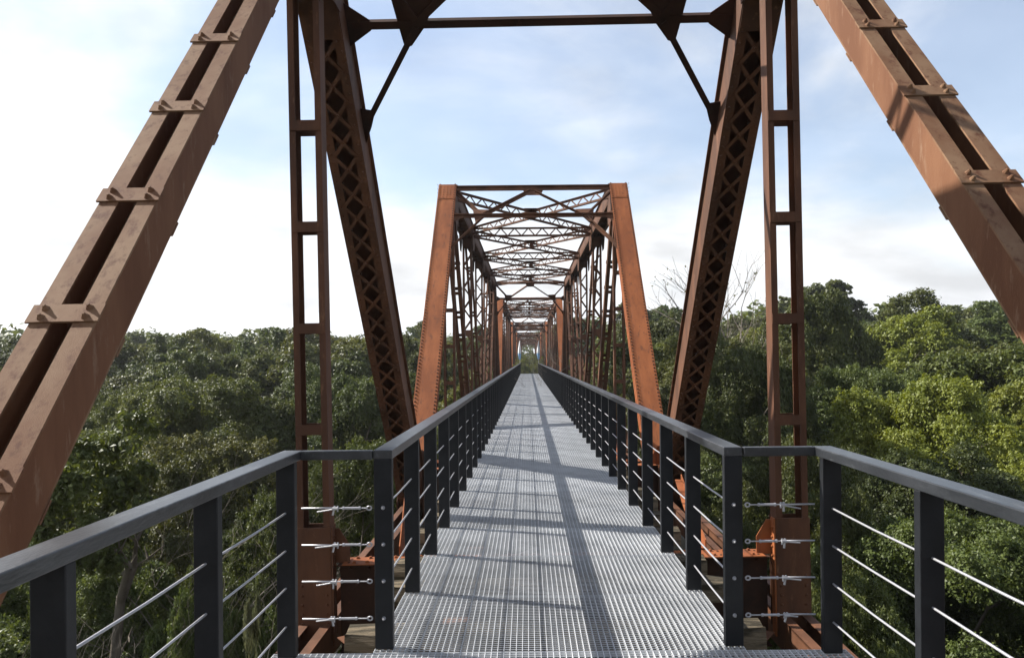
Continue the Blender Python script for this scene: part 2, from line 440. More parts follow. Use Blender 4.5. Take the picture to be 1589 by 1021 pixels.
    # ---- portal bracing in both end post planes
    for end in (0, 1):
        ya, yb = (0, PAN) if end == 0 else (PAN * NP, PAN * (NP - 1))
        d = Vector((0, yb - ya, ZT - ZB)).normalized(); Lp = math.hypot(PAN, ZT - ZB)
        nrm = Vector((1, 0, 0)).cross(d)
        if nrm.z < 0: nrm = -nrm
        B = Vector((0, ya, ZB))
        def fr(u, v, w): return tuple(B + Vector((1, 0, 0)) * u + nrm * v + d * w)
        wt = Lp - .02; wl_ = Lp * (5.6 - ZB) / (ZT - ZB) - .05
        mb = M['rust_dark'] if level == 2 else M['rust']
        inn = HW - .24
        def angle(a, b, name, half=.05, v=.0):
            m = MB().bar(fr, a, b, half, v - .006, v + .006)
            (u0, w0), (u1, w1) = a, b
            l = math.hypot(u1 - u0, w1 - w0); nu, nw = -(w1 - w0) / l, (u1 - u0) / l
            m.bar(fr, (u0 + nu * (half - .006), w0 + nw * (half - .006)), (u1 + nu * (half - .006), w1 + nw * (half - .006)), .006, v + .007, v + .09)
            m.build(name, mb, T)
        angle((-inn, wt - .02), (inn, wt - .02), 'portal_strut', .075, .15)
        angle((-inn, wl_), (inn, wl_), 'portal_strut', .045, .13)
        for s in (-1, 1):
            q = 1.48
            angle((s * inn, wt - .12), (s * q, wl_ + .06), 'portal_brace', .045, .09)
            angle((s * q, wl_ + .02), (s * .08, wt - .12), 'portal_brace', .045, .11)
            angle((s * q, wl_ - .02), (s * inn, wl_ - 1.28), 'knee_brace', .036, .09)
            fq = lambda a, b, c: fr(b, a, c)
            MB().poly(fq, [(s * (q - .27), wl_ + .30), (s * (q + .27), wl_ + .33), (s * (q + .2), wl_ - .1), (s * (q + .17), wl_ - .27), (s * (q + .08), wl_ - .25), (s * (q - .1), wl_ - .03)][::s], .138, .150).build('gusset_plate', mb, T)
            MB().poly(fq, [(s * (inn + .02), wl_ + .26), (s * (inn - .26), wl_ + .06), (s * (inn - .26), wl_ - .06), (s * (inn + .02), wl_ - .24)][::s], .138, .150).build('gusset_plate', mb, T)
            MB().poly(fq, [(s * (inn + .02), wl_ - 1.02), (s * (inn - .17), wl_ - 1.05), (s * (inn - .09), wl_ - 1.27), (s * (inn + .02), wl_ - 1.50)][::s], .10, .112).build('gusset_plate', mb, T)
        if level:
            MB().poly(fq, [(-.3, wt - .05), (.3, wt - .05), (.22, wt - .3), (-.22, wt - .3)], .125, .137).build('gusset_plate', mb, T)
    # ---- laced struts across the top nodes and laced laterals in the top plane
    def laced(p0, p1, dep, pitch, name, fine, half=.045):
        fr, L = frame_x(p0, p1)
        m = MB()
        for v in (-1, 1):
            m.fb(fr, -half, half, *sorted((v * dep / 2, v * (dep / 2 - .012))), .0, L)
            m.fb(fr, -.008, .004, *sorted((v * (dep / 2 - .013), v * (dep / 2 - .075))), .0, L)
        o = m.build(name, M['rust'], T)
        n = max(4, int(L / pitch)); p_ = L / n
        mm = MB()
        for k in range(n):
            sg = 1 if k % 2 else -1
            a, b = (-sg * (dep / 2 - .03), k * p_), (sg * (dep / 2 - .03), (k + 1) * p_)
            f2 = lambda u, v, w: fr(v, u, w)
            if fine:
                MB().bar(f2, a, b, .022, .005, .013).build('lacing_bar', M['rust'], o)
            else: mm.bar(f2, a, b, .022, .005, .013)
        if not fine: mm.build('lacing', M['rust'], o, kind='stuff')
        return o
    zt = ZT - .02
    for i in range(1, NP):
        if i not in (1, NP - 1):
            laced((-HW + .24, PAN * i, zt), (HW - .24, PAN * i, zt), .36, .26, 'top_strut', level == 1 and i <= 2)
        if i < NP - 1:
            for k, s in enumerate((-1, 1)):
                laced((s * (HW - .24), PAN * i + .25, zt + .02 * s), (-s * (HW - .24), PAN * (i + 1) - .25, zt + .02 * s), .30, .30, 'lateral_brace', level == 1 and i == 1)
            MB().box(-.28, .28, PAN * (i + .5) - .28, PAN * (i + .5) + .28, zt + .172, zt + .184).build('gusset_plate', M['rust'], T)
            MB().box(-.08, .08, PAN * (i + .5) - .05, PAN * (i + .5) + .05, zt - .17, zt + .17).build('post_block', M['rust'], T)
    # ---- floor beams, stringers, bottom laterals
    for i in range(0, NP + 1):
        y = PAN * i + (.15 if i == 0 else -.15 if i == NP else 0); z1 = -.55; z0 = -1.5
        m = MB()
        m.box(-HW + .25, HW - .25, y - .008, y + .008, z0 + .01, z1 - .014)
        m.box(-HW + .25, HW - .25, y - .14, y + .14, z1 - .012, z1)
        m.box(-HW + .25, HW - .25, y - .14, y + .14, z0, z0 + .012)
        for s in (-1, 1): m.box(-HW + .25, HW - .25, *sorted((y + s * .009, y + s * .021)), z1 - .11, z1 - .013)
        fr = lambda u, v, w: (u, y + v, w)
        for k in range(9 if level < 2 else 23):
            u = -HW + .36 + k * (2 * HW - .72) / (8 if level < 2 else 22)
            if level:
                for s in (-1, 1): m.rivet(fr, u, s * .075, z1, r=.020, h=.018, ax='w')
                m.rivet(fr, u, -.021, z1 - .06, r=.018, h=.016, ax='v', sg=-1)
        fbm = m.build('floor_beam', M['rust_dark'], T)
        if level:
            mf = MB().box(-HW + .30, HW - .30, y - .15, y + .15, z1 + .001, z1 + .012)
            for k in range(32):
                for s in (-1, 1): mf.rivet(fr, -HW + .42 + k * (2 * HW - .84) / 31, s * .09, z1 + .012, r=.024, h=.022, ax='w')
            mf.build('flange_plate', M['rust_orange'], fbm)
        if level:
            for s in (-1, 1):
                g = MB().poly(lambda u, v, w: (v, y + u, w), [(s * (HW - .19), -.55), (s * (HW - .36), -.548), (s * (HW - .36), -.36), (s * (HW - .25), -.18), (s * (HW - .19), -.18)][::s], -.02, -.008)
                g.box(*sorted((s * (HW - .19), s * (HW - .205))), y - .13, y - .021, -1.4, -.15)
                for k in range(4): g.rivet(fr, s * (HW - .205), -.08, -.25 - .1 * k, r=.017, h=.016, ax='u', sg=-s)
                g.build('bracket', M['rust_orange'] if s > 0 else M['rust_red'], fbm)  # sunlit right bracket and shaded left one: the light is put into the colour
    for s in (-1, 1):
        m = MB(); x = s * .86
        m.box(x - .006, x + .006, .2, PAN * NP - .2, -1.1, -.57)
        for z in (-.57, -1.1): m.box(x - .11, x + .11, .2, PAN * NP - .2, z, z + .014)
        m.build('stringer', M['rust'], T)
    for i in range(NP):
        for s in (-1, 1):
            a, b = (s * (HW - .35), PAN * i + .35), (-s * (HW - .35), PAN * (i + 1) - .35)
            fr = lambda u, v, w: (u, w, -1.25 + v)
            m = MB().bar(fr, a, b, .06, .02 * s, .02 * s + .012)
            m.build('bottom_lateral', M['rust'], T)
            if level and i in (0, 1, NP - 1):   # raised angle brace seen beyond the railing
                fr2 = lambda u, v, w: (u, w, -.53 + v)
                e = 1 if i >= NP - 2 else 1
                a, b = (s * 1.62, PAN * i + .16), (s * 2.28, PAN * i + 4.8)
                m = MB().bar(fr2, a, b, .055, 0, .012); m.bar(fr2, (a[0] + .05 * s, a[1]), (b[0] + .05 * s, b[1]), .006, .013, .1)
                m.build('walkway_brace', M['rust_orange'], T)
    return T

span_names = ['rusty steel truss span that frames the foreground on both sides',
              'second rusty truss span with orange riveted end posts, straight ahead over the walkway',
              'third rusty truss span seen through the second one, where the walkway ends',
              'fourth truss span along the line, a small rusty portal beyond the flags',
              'fifth truss span along the line, far beyond the walkway gate',
              'sixth truss span along the line, a tiny portal in the distance',
              'last and farthest truss span, framing the small bright patch of sky']
SP = 42.5
t0 = truss_span(START1 - SP, span_names[0], 2)
t0.location.x += .05; t0.rotation_euler.y = -R(.7); t0.scale.x = 1.008
t1 = truss_span(START1, span_names[1], 1)
t2 = truss_span(START1 + SP, span_names[2], 0)
for k in range(2, 6):
    c = copy_tree(t2); c.location = (CXB, START1 + SP * k, 0); c['label'] = span_names[k + 1]

# ------------------------------------------------------------------ piers
def pier(y, label):
    zg = ground_z(0, y) - 1
    T = thing('bridge_pier', label, 'pier', (CXB, y, zg), 'stone piers under the bridge')
    top = -2.05 - zg; m = MB()
    n = 8
    for k in range(n):
        z0, z1 = top * k / n, top * (k + 1) / n - .03
        g = .25 * (1 - (k + .5) / n)
        MB().box(-2.9 - g, 2.9 + g, -.75 - g, .75 + g, z0, z1).build('stone_course', M['stone'], T, bevel=.03)
    MB().box(-3.05, 3.05, -1.0, 1.0, top - .028, top + .22).build('cap', M['stone'], T, bevel=.04)
for k, lb in enumerate(['stone pier under the joint between the first and second truss spans', 'stone pier under the joint between the second and third spans',
                        'stone pier under the fourth truss portal', 'stone pier under the fifth truss portal', 'stone pier under the sixth truss portal', 'stone pier under the farthest truss portal']):
    pier(START1 - .25 + SP * k, lb)

# ------------------------------------------------------------------ sleepers
def sleeper_mesh(seed):
    rr = random.Random(seed); m = MB(); n = 14; hw = 1.5
    vs = []
    for i in range(n + 1):
        x = -hw + 2 * hw * i / n
        j = [rr.uniform(-.012, .012) for _ in range(8)]
        e = .02 if i in (0, n) else 0
        vs += [(x, -.12 + j[0] + e, 0), (x, .12 + j[1] - e, 0), (x, .13 + j[2] - e, .07), (x, .11 + j[3] - e, .165 + j[6]), (x, .03 + j[7], .18 + j[5] * .8 - e), (x, -.05 + j[2], .17 + j[0] * .8 - e), (x, -.11 + j[4] + e, .16 + j[5]), (x, -.13 + j[6] + e, .08)]
    fs = []
    for i in range(n):
        for k in range(8): fs.append((i * 8 + k, i * 8 + (k + 1) % 8, (i + 1) * 8 + (k + 1) % 8, (i + 1) * 8 + k))
    fs += [tuple(range(8))[::-1], tuple(range(n * 8, n * 8 + 8))]
    return m.add(vs, fs).mesh('sleeper', M['wood'])
sms = [sleeper_mesh(i) for i in range(5)]
ys = [4.3, 5.5, 6.6, 7.35, 8.6, 9.5, 10.4, 11.3, 12.3, 13.3, 14.2]
ys += [16.6 + i * 1.05 for i in range(26)]
for i, y in enumerate(ys):
    rr = random.Random(i)
    o = inst('wooden_sleeper', sms[i % 5], None, (.22 + rr.uniform(-.05, .05), y, -.5))
    o.rotation_euler = (0, 0, rr.uniform(-.02, .02))
    if i == 1: lb = 'nearest weathered wooden sleeper, its broken end showing beside the near left railing corner post'
    elif i == 0: lb = 'weathered wooden sleeper half hidden under the wide grating edge'
    elif i < 5: lb = ['', '', 'weathered sleeper second beyond the left railing corner post', 'weathered sleeper just before the riveted floor beam', 'weathered sleeper just behind the riveted floor beam'][i]
    else: lb = 'weathered wooden sleeper lying under the walkway grating further along'
    tag(o, lb, 'sleeper', 'wooden sleepers under the walkway')

# ------------------------------------------------------------------ walkway
WX = .16; YE = 79.0; YS = 4.155
walk = thing('walkway', 'straight walkway of galvanised steel grating panels running down the bridge', None, (0, 0, 0), None, 'structure')
def grating(x0, x1, ln, name='grating_panel'):
    m = MB(); n = int(round((x1 - x0) / .034)); p = (x1 - x0 - .004) / n
    for i in range(n + 1):
        x = x0 + .002 + p * i; m.box(x - .0015, x + .0015, 0, ln, -.025, 0)
    k = int(round(ln / .03)); q = (ln - .003) / k
    for j in range(k + 1):
        y = .0015 + q * j; e = j in (0, k)
        m.box(x0, x1, y - .0012, y + .0012, -.025 if e else -.006, -.0012)
    return m.mesh(name, M['zinc'])
gx0, gx1 = WX - 1.02, WX + 1.02
gm = grating(gx0, gx1, .994)
y = YS + .003
npan = 0
while y < YE - .3:
    o = inst('grating_panel', gm, walk, (0, y, random.Random(npan).uniform(-.002, .002))); y += 1.0; npan += 1
gw = grating(WX - 1.56, WX + 1.56, .994, 'wide_grating_panel')
for k in range(6):
    inst('grating_panel', gw, walk, (0, YS - .997 - 1.0 * k, 0))
m = MB()
for x in (WX - .93, WX, WX + .93): m.box(x - .04, x + .04, YS, YE, -.30, -.14)
m.build('joist', M['steel'], walk)
mj = MB().box(gx0 + .02, gx1 - .02, -.03, .03, -.135, -.033).mesh('cross_joist', M['steel'])
for k in range(npan + 1): inst('cross_joist', mj, walk, (0, YS + k * 1.0, 0))
mj2 = MB().box(WX - 1.54, WX + 1.54, -.03, .03, -.135, -.033).mesh('cross_joist', M['steel'])
for k in range(1, 7): inst('cross_joist', mj2, walk, (0, YS - k * 1.0, 0))

# ------------------------------------------------------------------ railings
CZ = [.17, .375, .578, .78]
def beveled(me, w=.003): return me
pm = MB()
pm.box(-.05, .05, -.025, .025, 0, 1.048)
post_me = pm.mesh('post', M['rail'])
def bev(o, w=.004):
    b = o.modifiers.new('bevel', 'BEVEL'); b.width = w; b.segments = 2; b.limit_method = 'ANGLE'; return o
def bolt_mesh():
    m = MB(); fr = lambda u, v, w: (u, v, w)
    m.rivet(fr, 0, 0, 0, r=.012, h=.012, ax='v', sg=-1, n=8); m.rivet(fr, 0, -.011, 0, r=.006, h=.014, ax='v', sg=-1); return m.mesh('bolt', M['cable'])
bolt_me = bolt_mesh()
def cable_path(y_posts, y0, y1, z, s):
    m = MB(); rr_ = random.Random(int(z * 1000) + s); p = (0, .02, z)
    for y in list(y_posts)[1:] if y_posts[1] > y_posts[0] else list(y_posts)[::-1]:
        if y - y0 <= .1: continue
        a = (0, y - y0 + .025, z + rr_.uniform(-.002, .002))
        if y - y0 > 20: mid = None
        else: mid = ((p[0] + a[0]) / 2, (p[1] + a[1]) / 2, (p[2] + a[2]) / 2 - rr_.uniform(.002, .006))
        if mid: m.tube(p, mid, .0056, n=6, cap=False); m.tube(mid, a, .0056, n=6, cap=False)
        else: m.tube(p, a, .0056, n=4, cap=False)
        p = a
    m.tube(p, (0, y1 - y0 - .02, z), .0056, n=6); return m
def railing(label, xin, s, y_posts, y0, y1, cables=True):
    """xin = inner face x, s = -1 left / +1 right (outwards)"""
    xc = xin + s * .05
    T = thing('railing', label, 'railing', (xc, y0, 0), 'charcoal railings along the walkway')
    for i, y in enumerate(y_posts):
        o = bev(inst('post', post_me, T, (0, y - y0 + .025, 0.002)))
    yy = y0; 
    while yy < y1 - .01:
        e = min(yy + 6.0, y1)
        q = MB().box(-.0525, .0525, yy - y0, e - y0 - .002, 1.05, 1.10).build('handrail', M['cap'], T); bev(q, .005); yy = e
    for z in CZ:
        cable_path(y_posts, y0, y1, z, s).build('cable', M['cable'], T, smooth=True)
    return T
lxi, rxi = WX - .917, WX + .92
yps = [4.2 + 1.0 * k + (0 if k == 0 else .02) for k in range(75)]
RL = railing('long charcoal railing on the left of the narrow walkway', lxi, -1, yps, 4.2, 78.3)
RR = railing('long charcoal railing on the right of the narrow walkway', rxi, 1, yps, 4.2, 78.3)
wps = [4.085 - 1.01 * k for k in range(6)]
lwi, rwi = WX - 1.42, WX + 1.42
WL = railing('near left charcoal railing with side return, beside the wide grating', lwi, -1, wps, -1.5, 4.235)
WR = railing('near right charcoal railing with side return, beside the wide grating', rwi, 1, wps, -1.5, 4.235)
# returns and their cable fittings
for T, xo, xi, s, seed in ((WL, lwi - .105, lxi - .105, -1, 1), (WR, rwi + .105, rxi + .105, 1, 2)):
    rr = random.Random(seed); ox, oy = T.location.x, T.location.y
    inner, outer = xi, xo - s * .105   # from the corner post to the outer railing
    a, b = sorted((inner + s * .002, outer - s * .002))
    q = MB().box(a - ox, b - ox, 4.185 - oy, 4.235 - oy, 1.05, 1.10).build('handrail', M['cap'], T); bev(q, .005)
    for z in CZ:
        yc = 4.16 - oy + .05
        dz = rr.uniform(-.004, .004); jx = rr.uniform(-.035, .035)
        xa, xb = inner - ox, outer - ox      # xa at the inner corner post
        L = xb - xa
        m = MB(); 
        m.tube((xa + L * (.52 + jx), yc, z + dz), (xb, yc, z + dz * .2), .0055, n=6)
        m.build('cable', M['cable'], T, smooth=True)
        m = MB()                      # loose tail, clamp, turnbuckle, hook
        m.tube((xa + L * (.52 + jx), yc - .008, z), (xa + L * (.78 + rr.uniform(-.04, .04)), yc - .01, z - rr.uniform(.006, .022)), .0045, n=6)
        m.tube((xa + L * (.52 + jx), yc - .012, z), (xa + L * (.60 + jx), yc - .012, z), .0095, .0075, n=8)
        m.tube((xa + L * (.57 + jx), yc - .005, z + .014), (xa + L * .565, yc - .005, z - .038), .006, n=6)
        m.tube((xa + L * (.53 + jx), yc - .005, z + .014), (xa + L * (.53 + jx), yc - .005, z - .018), .005, n=6)
        m.tube((xa + L * (.46 + jx), yc, z), (xa + L * (.53 + jx), yc, z), .004, n=6)
        m.tube((xa + L * (.22 + jx), yc, z), (xa + L * (.46 + jx), yc, z), .007, n=8)
        m.tube((xa + L * (.215 + jx), yc, z), (xa + L * (.24 + jx), yc, z), .0095, n=8)
        m.tube((xa + L * (.44 + jx), yc, z), (xa + L * (.465 + jx), yc, z), .0095, n=8)
        m.tube((xa + L * .08, yc, z), (xa + L * (.22 + jx), yc, z), .004, n=6)
        pts = [(xa + L * .06 + .014 * math.cos(t), yc, z + .011 * math.sin(t)) for t in [i * math.pi / 4 for i in range(9)]]
        for p, q_ in zip(pts, pts[1:]): m.tube(p, q_, .0045, n=6)
        m.build('turnbuckle', M['cable'], T, smooth=False)
for T in (RL, RR):
    s = -1 if T is RL else 1
    for z in CZ: inst('bolt', bolt_me, T, (0, -.001, z + .003))

# ------------------------------------------------------------------ gate and flags at the far end
G = thing('metal_gate', 'dark wire gate closing the far end of the walkway', 'gate', (WX, 79.15, 0))
m = MB()
for x in (-.92, -.46, 0, .46, .92): m.box(x - .02, x + .02, -.02, .02, -.05, 1.15)
for z in (0.02, 1.12): m.box(-.92, .92, -.018, .018, z, z + .035)
m.build('gate_frame', M['gate'], G)
for k in range(9): MB().box(-.9, .9, -.006, .006, .14 + k * .11, .152 + k * .11).build('gate_bar', M['gate'], G)
m = MB()
for k in range(24): m.box(-.88 + k * .0765, -.874 + k * .0765, -.008, -.002, .05, 1.12)
m.build('gate_mesh', M['gate'], G, kind='stuff')
def flag(x, label, sgn, seed):
    T = thing('flag', label, 'flag', (x, 78.4, 1.10), 'limp flags at the end of the walkway')
    MB().tube((0, 0, -1.05), (0, 0, 2.32), .024, .018, n=8).build('pole', M['pole'], T, smooth=True)
    rr = random.Random(seed)
    for nm, z0, z1, mt in (('cloth', 2.28, 1.02, 'flag_white'), ('cloth', 1.02, .38, 'flag_blue')):
        nz, na = 14, 22; vs = []; fs = []
        for j in range(nz + 1):
            z = z0 + (z1 - z0) * j / nz; t = (2.28 - z) / 1.9
            wd = .02 + .15 * math.sin(min(1, t * 1.15) * math.pi * .62) * (1 if t < .8 else 1 - (t - .8) * 2.2)
            for i in range(na):
                a = 2 * math.pi * i / na
                r = wd * (1 + .25 * math.sin(3 * a + 2 * t) + .12 * math.sin(7 * a + 5 * t))
                vs.append((sgn * wd * .35 + r * math.cos(a) * .8, r * math.sin(a) * .5, z))
        for j in range(nz):
            for i in range(na): fs.append((j * na + i, j * na + (i + 1) % na, (j + 1) * na + (i + 1) % na, (j + 1) * na + i))
        MB().add(vs, fs).build(nm, M[mt], T, smooth=True)
flag(lxi - .05, 'limp white and light blue flag on the left rail end', -1, 1)
flag(rxi + .05, 'limp white and light blue flag on the right rail end', -1, 2)

# ------------------------------------------------------------------ vegetation
def leaf_mesh(name, P, Nn, ln, wd, m, rng):
    n = len(P)
    a = rng.normal(size=(n, 3)); a -= (a * Nn).sum(1)[:, None] * Nn; a /= np.linalg.norm(a, axis=1)[:, None] + 1e-9
    a[:, 2] -= .25
    a /= np.linalg.norm(a, axis=1)[:, None]
    b = np.cross(Nn, a); b /= np.linalg.norm(b, axis=1)[:, None] + 1e-9
    s = rng.uniform(.65, 1.3, n)[:, None]
    l, w = ln * s, wd * s
    V = np.stack([P - a * l * .5, P + b * w * .5 + Nn * w * .12, P + a * l * .5, P - b * w * .5 + Nn * w * .12], 1).reshape(-1, 3)
    me = bpy.data.meshes.new(name); me.vertices.add(n * 4); me.loops.add(n * 4); me.polygons.add(n)
    me.vertices.foreach_set('co', V.astype(np.float32).ravel())
    me.loops.foreach_set('vertex_index', np.arange(n * 4, dtype=np.int32))
    me.polygons.foreach_set('loop_start', np.arange(0, n * 4, 4, dtype=np.int32))
    me.materials.append(m); me.update(calc_edges=True); me.validate()
    return me

def crown_points(rng, Rr, Rz, zc, nleaf, npuff, pr=(.13, .25), low=-.55, inner=.18):
    d = rng.normal(size=(npuff * 3, 3)); d /= np.linalg.norm(d, axis=1)[:, None]
    d = d[d[:, 2] > low][:npuff]
    k = rng.uniform(.74, 1.0, len(d)); 
    lump = 1 + .16 * np.sin(d[:, 0] * 4 + rng.uniform(0, 6)) + .13 * np.sin(d[:, 1] * 5 + rng.uniform(0, 6)) + .08 * np.sin(d[:, 2] * 7)
    C = d * (k * lump)[:, None] * np.array([Rr, Rr, Rz]) + np.array([0, 0, zc])
    r = rng.uniform(pr[0], pr[1], len(d)) * Rr
    wgt = r ** 2; idx = rng.choice(len(d), nleaf, p=wgt / wgt.sum())
    e = rng.normal(size=(nleaf, 3)); e += d[idx] * .9 + np.array([0, 0, .45]); e /= np.linalg.norm(e, axis=1)[:, None]
    rad = r[idx] * rng.uniform(.72, 1.08, nleaf)
    inn = rng.uniform(size=nleaf) < inner; rad[inn] *= rng.uniform(.2, .8, inn.sum())
    wob = 1 + .22 * np.sin(e[:, 0] * 9 + idx) * np.sin(e[:, 1] * 8 + idx * 2) + .12 * np.sin(e[:, 2] * 15 + idx)
    P = C[idx] + e * (rad * wob)[:, None] * np.array([1, 1, .8])
    # twig clusters: snap leaves partly towards random sub-centres
    q = .22; cell = np.round(P / q); h = np.sin(cell @ np.array([12.9, 78.2, 37.7])) * 43758.5; h = h - np.floor(h)
    keep = h > .18
    P = P[keep]; e = e[keep]
    N_ = e * .5 + rng.normal(size=P.shape) * .55 + np.array([0, 0, .55]); N_ /= np.linalg.norm(N_, axis=1)[:, None]
    return P, N_

def limbs(rng, H, zc, Rr, Rz, r0, name, n=9, m='bark'):
    mb = MB(); p = Vector((0, 0, -.3)); pts = [p]
    for k in range(4):
        p = p + Vector((rng.uniform(-.18, .18), rng.uniform(-.18, .18), (zc * .85 + .3) / 4)); pts.append(p)
    for k in range(4): mb.tube(pts[k], pts[k + 1], r0 * (1 - .15 * k), r0 * (1 - .15 * (k + 1)), n=8, cap=False)
    for k in range(n):
        base = pts[2 + k % 3]; a = rng.uniform(0, 6.28); el = rng.uniform(.1, 1.2)
        d = Vector((math.cos(a) * math.cos(el) * Rr, math.sin(a) * math.cos(el) * Rr, math.sin(el) * Rz)) * .8
        q = base
        for j in range(3):
            nx = base + d * ((j + 1) / 3) + Vector((rng.uniform(-.2, .2), rng.uniform(-.2, .2), rng.uniform(0, .25)))
            mb.tube(q, nx, r0 * .45 * (1 - j / 3.3), r0 * .45 * (1 - (j + 1) / 3.3), n=6, cap=False)
            for t in range(2):
                mb.tube(nx, nx + Vector((rng.uniform(-1, 1), rng.uniform(-1, 1), rng.uniform(-.1, .9))) * Rr * .22, r0 * .12, r0 * .03, n=4, cap=False)
            q = nx
    return mb.mesh(name, M[m], smooth=True)

# prototypes: unit height 10, crown radius about 4
def proto(seed, nleaf, ln, wd, m, Rr=4.0, Rz=3.9, zc=6.0, npuff=70, **k):
    rng = np.random.default_rng(seed)
    P, N_ = crown_points(rng, Rr * .86, Rz * .86, zc, nleaf, npuff, **k)
    return (leaf_mesh('crown', P, N_, ln, wd, M[m], rng), limbs(rng, 10, zc, Rr, Rz, .2, 'trunk'))
NEAR = [proto(1, 270000, .092, .05, 'leaf_mid', npuff=130, pr=(.13, .25)), proto(2, 270000, .092, .05, 'leaf_dark', npuff=160, pr=(.11, .22))]
NEARY = [proto(3, 240000, .095, .055, 'leaf_yellow', npuff=110, pr=(.14, .27))]
MID = [proto(4, 110000, .15, .085, 'leaf_mid', npuff=130), proto(5, 110000, .15, .085, 'leaf_dark', npuff=160, pr=(.11, .21)),
       proto(6, 110000, .15, .085, 'leaf_mid', npuff=100, pr=(.15, .27)), proto(7, 110000, .15, .085, 'leaf_dark', Rz=3.3, zc=6.6, npuff=130)]
MIDY = [proto(8, 105000, .15, .09, 'leaf_yellow', npuff=110, pr=(.14, .26))]
FAR = [proto(9, 26000, .34, .20, 'leaf_mid', npuff=90, inner=.1), proto(10, 26000, .34, .20, 'leaf_dark', npuff=100, inner=.1)]
SHR = [proto(11, 34000, .12, .05, 'leaf_mid', Rr=2.2, Rz=4.6, zc=5.0, npuff=60, low=-.9), proto(12, 26000, .17, .035, 'leaf_grey', Rr=1.7, Rz=4.8, zc=5.2, npuff=50, low=-.9),
       proto(13, 34000, .13, .06, 'leaf_yellow', Rr=2.2, Rz=4.4, zc=5.2, npuff=42, low=-.9)]
TOP = 10.0
def tree(pr, x, y, ztop, label, rad=1.0, group=None, cat='tree', name='leafy_tree', zg=None, rot=None):
    zg = ground_z(x, y) if zg is None else zg
    s = (ztop - zg) / TOP
    T = thing(name, label, cat, (x, y, zg), group)
    T.scale = (s * rad, s * rad, s); T.rotation_euler = (0, 0, random.uniform(0, 6.28) if rot is None else rot)
    inst('trunk', pr[1], T); inst('crown', pr[0], T)
    return T
def atp(px, Y): return (px - 819) / 1180.0 * Y
def topz(py, Y): return EYE + (556 - py) / 1180.0 * Y

placed = []
def hero(pr, px, py, Y, label, wpx=None, **k):
    x = atp(px, Y); zt = topz(py, Y); zg = ground_z(x, Y)
    rad = 1.0
    if wpx: rad = (wpx / 1180 * Y / 2) / (4.0 * (zt - zg) / TOP)
    t = tree(pr, x, Y, zt, label, rad=rad, **k); placed.append((x, Y, 4.0 * (zt - zg) / TOP * rad)); return t
# right side
hero(NEARY[0], 1445, 572, 27, 'broad yellow-green tree whose round crown rises above the near right railing', 330)
hero(MIDY[0], 1610, 575, 31, 'yellow-green tree cut by the right edge of the photo', 240)
hero(NEAR[1], 1165, 492, 30, 'dark green tree between the right lattice end post and the hanger', 220)
hero(MID[0], 1255, 440, 46, 'tall tree that stands above the others behind the right hanger', 190)
hero(NEAR[0], 1320, 545, 34, 'mid green tree left of and behind the yellow-green one', 260)
hero(MID[2], 1420, 478, 62, 'skyline tree above the broad yellow-green crown', 230)
hero(MID[1], 1540, 476, 66, 'skyline tree under the lower end of the right steel diagonal', 240)
hero(MID[3], 1345, 490, 70, 'skyline tree right of the tallest one', 180)
hero(MID[0], 1500, 530, 44, 'mid green tree behind the two yellow-green crowns', 260)
hero(NEAR[0], 1230, 640, 19, 'mid green tree low behind the right hanger', 260)
hero(NEAR[1], 1060, 540, 33, 'dark tree between the right orange end post and the lattice post', 170)
hero(NEAR[0], 1480, 760, 16.5, 'shaded green tree below the near right handrail', 430)
hero(NEAR[1], 1330, 830, 12.5, 'low glossy tree seen through the cables of the near right railing', 300)
hero(NEARY[0], 1620, 700, 22, 'second yellow-green crown low at the right edge', 300)
# left side
hero(NEAR[0], 340, 553, 31, 'broad glossy green tree in the middle of the left woods', 330)
hero(NEAR[1], 205, 560, 30, 'darker tree behind the left steel diagonal', 230)
hero(NEAR[1], 540, 540, 33, 'dark tree seen between the left hanger and the lattice post', 240)
hero(MID[1], 410, 508, 58, 'skyline tree left of the left hanger', 200)
hero(MID[0], 240, 520, 62, 'skyline tree beside the left steel diagonal', 190)
hero(MID[2], 320, 524, 66, 'skyline tree between its two taller left neighbours', 170)
hero(MID[3], 10, 508, 60, 'skyline tree at the left edge of the photo', 180)
hero(MID[0], 560, 508, 60, 'skyline tree behind the left lattice end post', 190)
hero(MID[1], 650, 500, 55, 'skyline tree beside the left orange end post', 120)
hero(NEAR[0], 560, 640, 20, 'glossy green tree low between hanger and corner post', 260)
hero(NEAR[0], 260, 655, 20, 'mid green tree below the broad one in the left woods', 330)
hero(NEAR[1], 420, 690, 15.5, 'dark glossy tree behind the left hanger foot', 260)
hero(NEAR[1], 120, 800, 14, 'shaded dark tree below the near left handrail', 330)
hero(NEAR[1], 330, 850, 11.5, 'low dark tree seen through the cables of the near left railing', 240)
SMALL = proto(31, 26000, .11, .05, 'leaf_mid', Rr=1.25, Rz=1.5, zc=8.7, npuff=40, pr=(.2, .38), inner=.1)
for px_, py_, Y_, lb_ in ((150, 655, 12.5, 'small sunlit green treetop beside the left steel diagonal'),):
    tree(SMALL, atp(px_, Y_), Y_, topz(py_, Y_), lb_, rad=.8)
hero(SHR[1], 392, 890, 7.4, 'upright grey-green shrub low behind the near left railing', 170, name='leafy_shrub', cat='shrub')
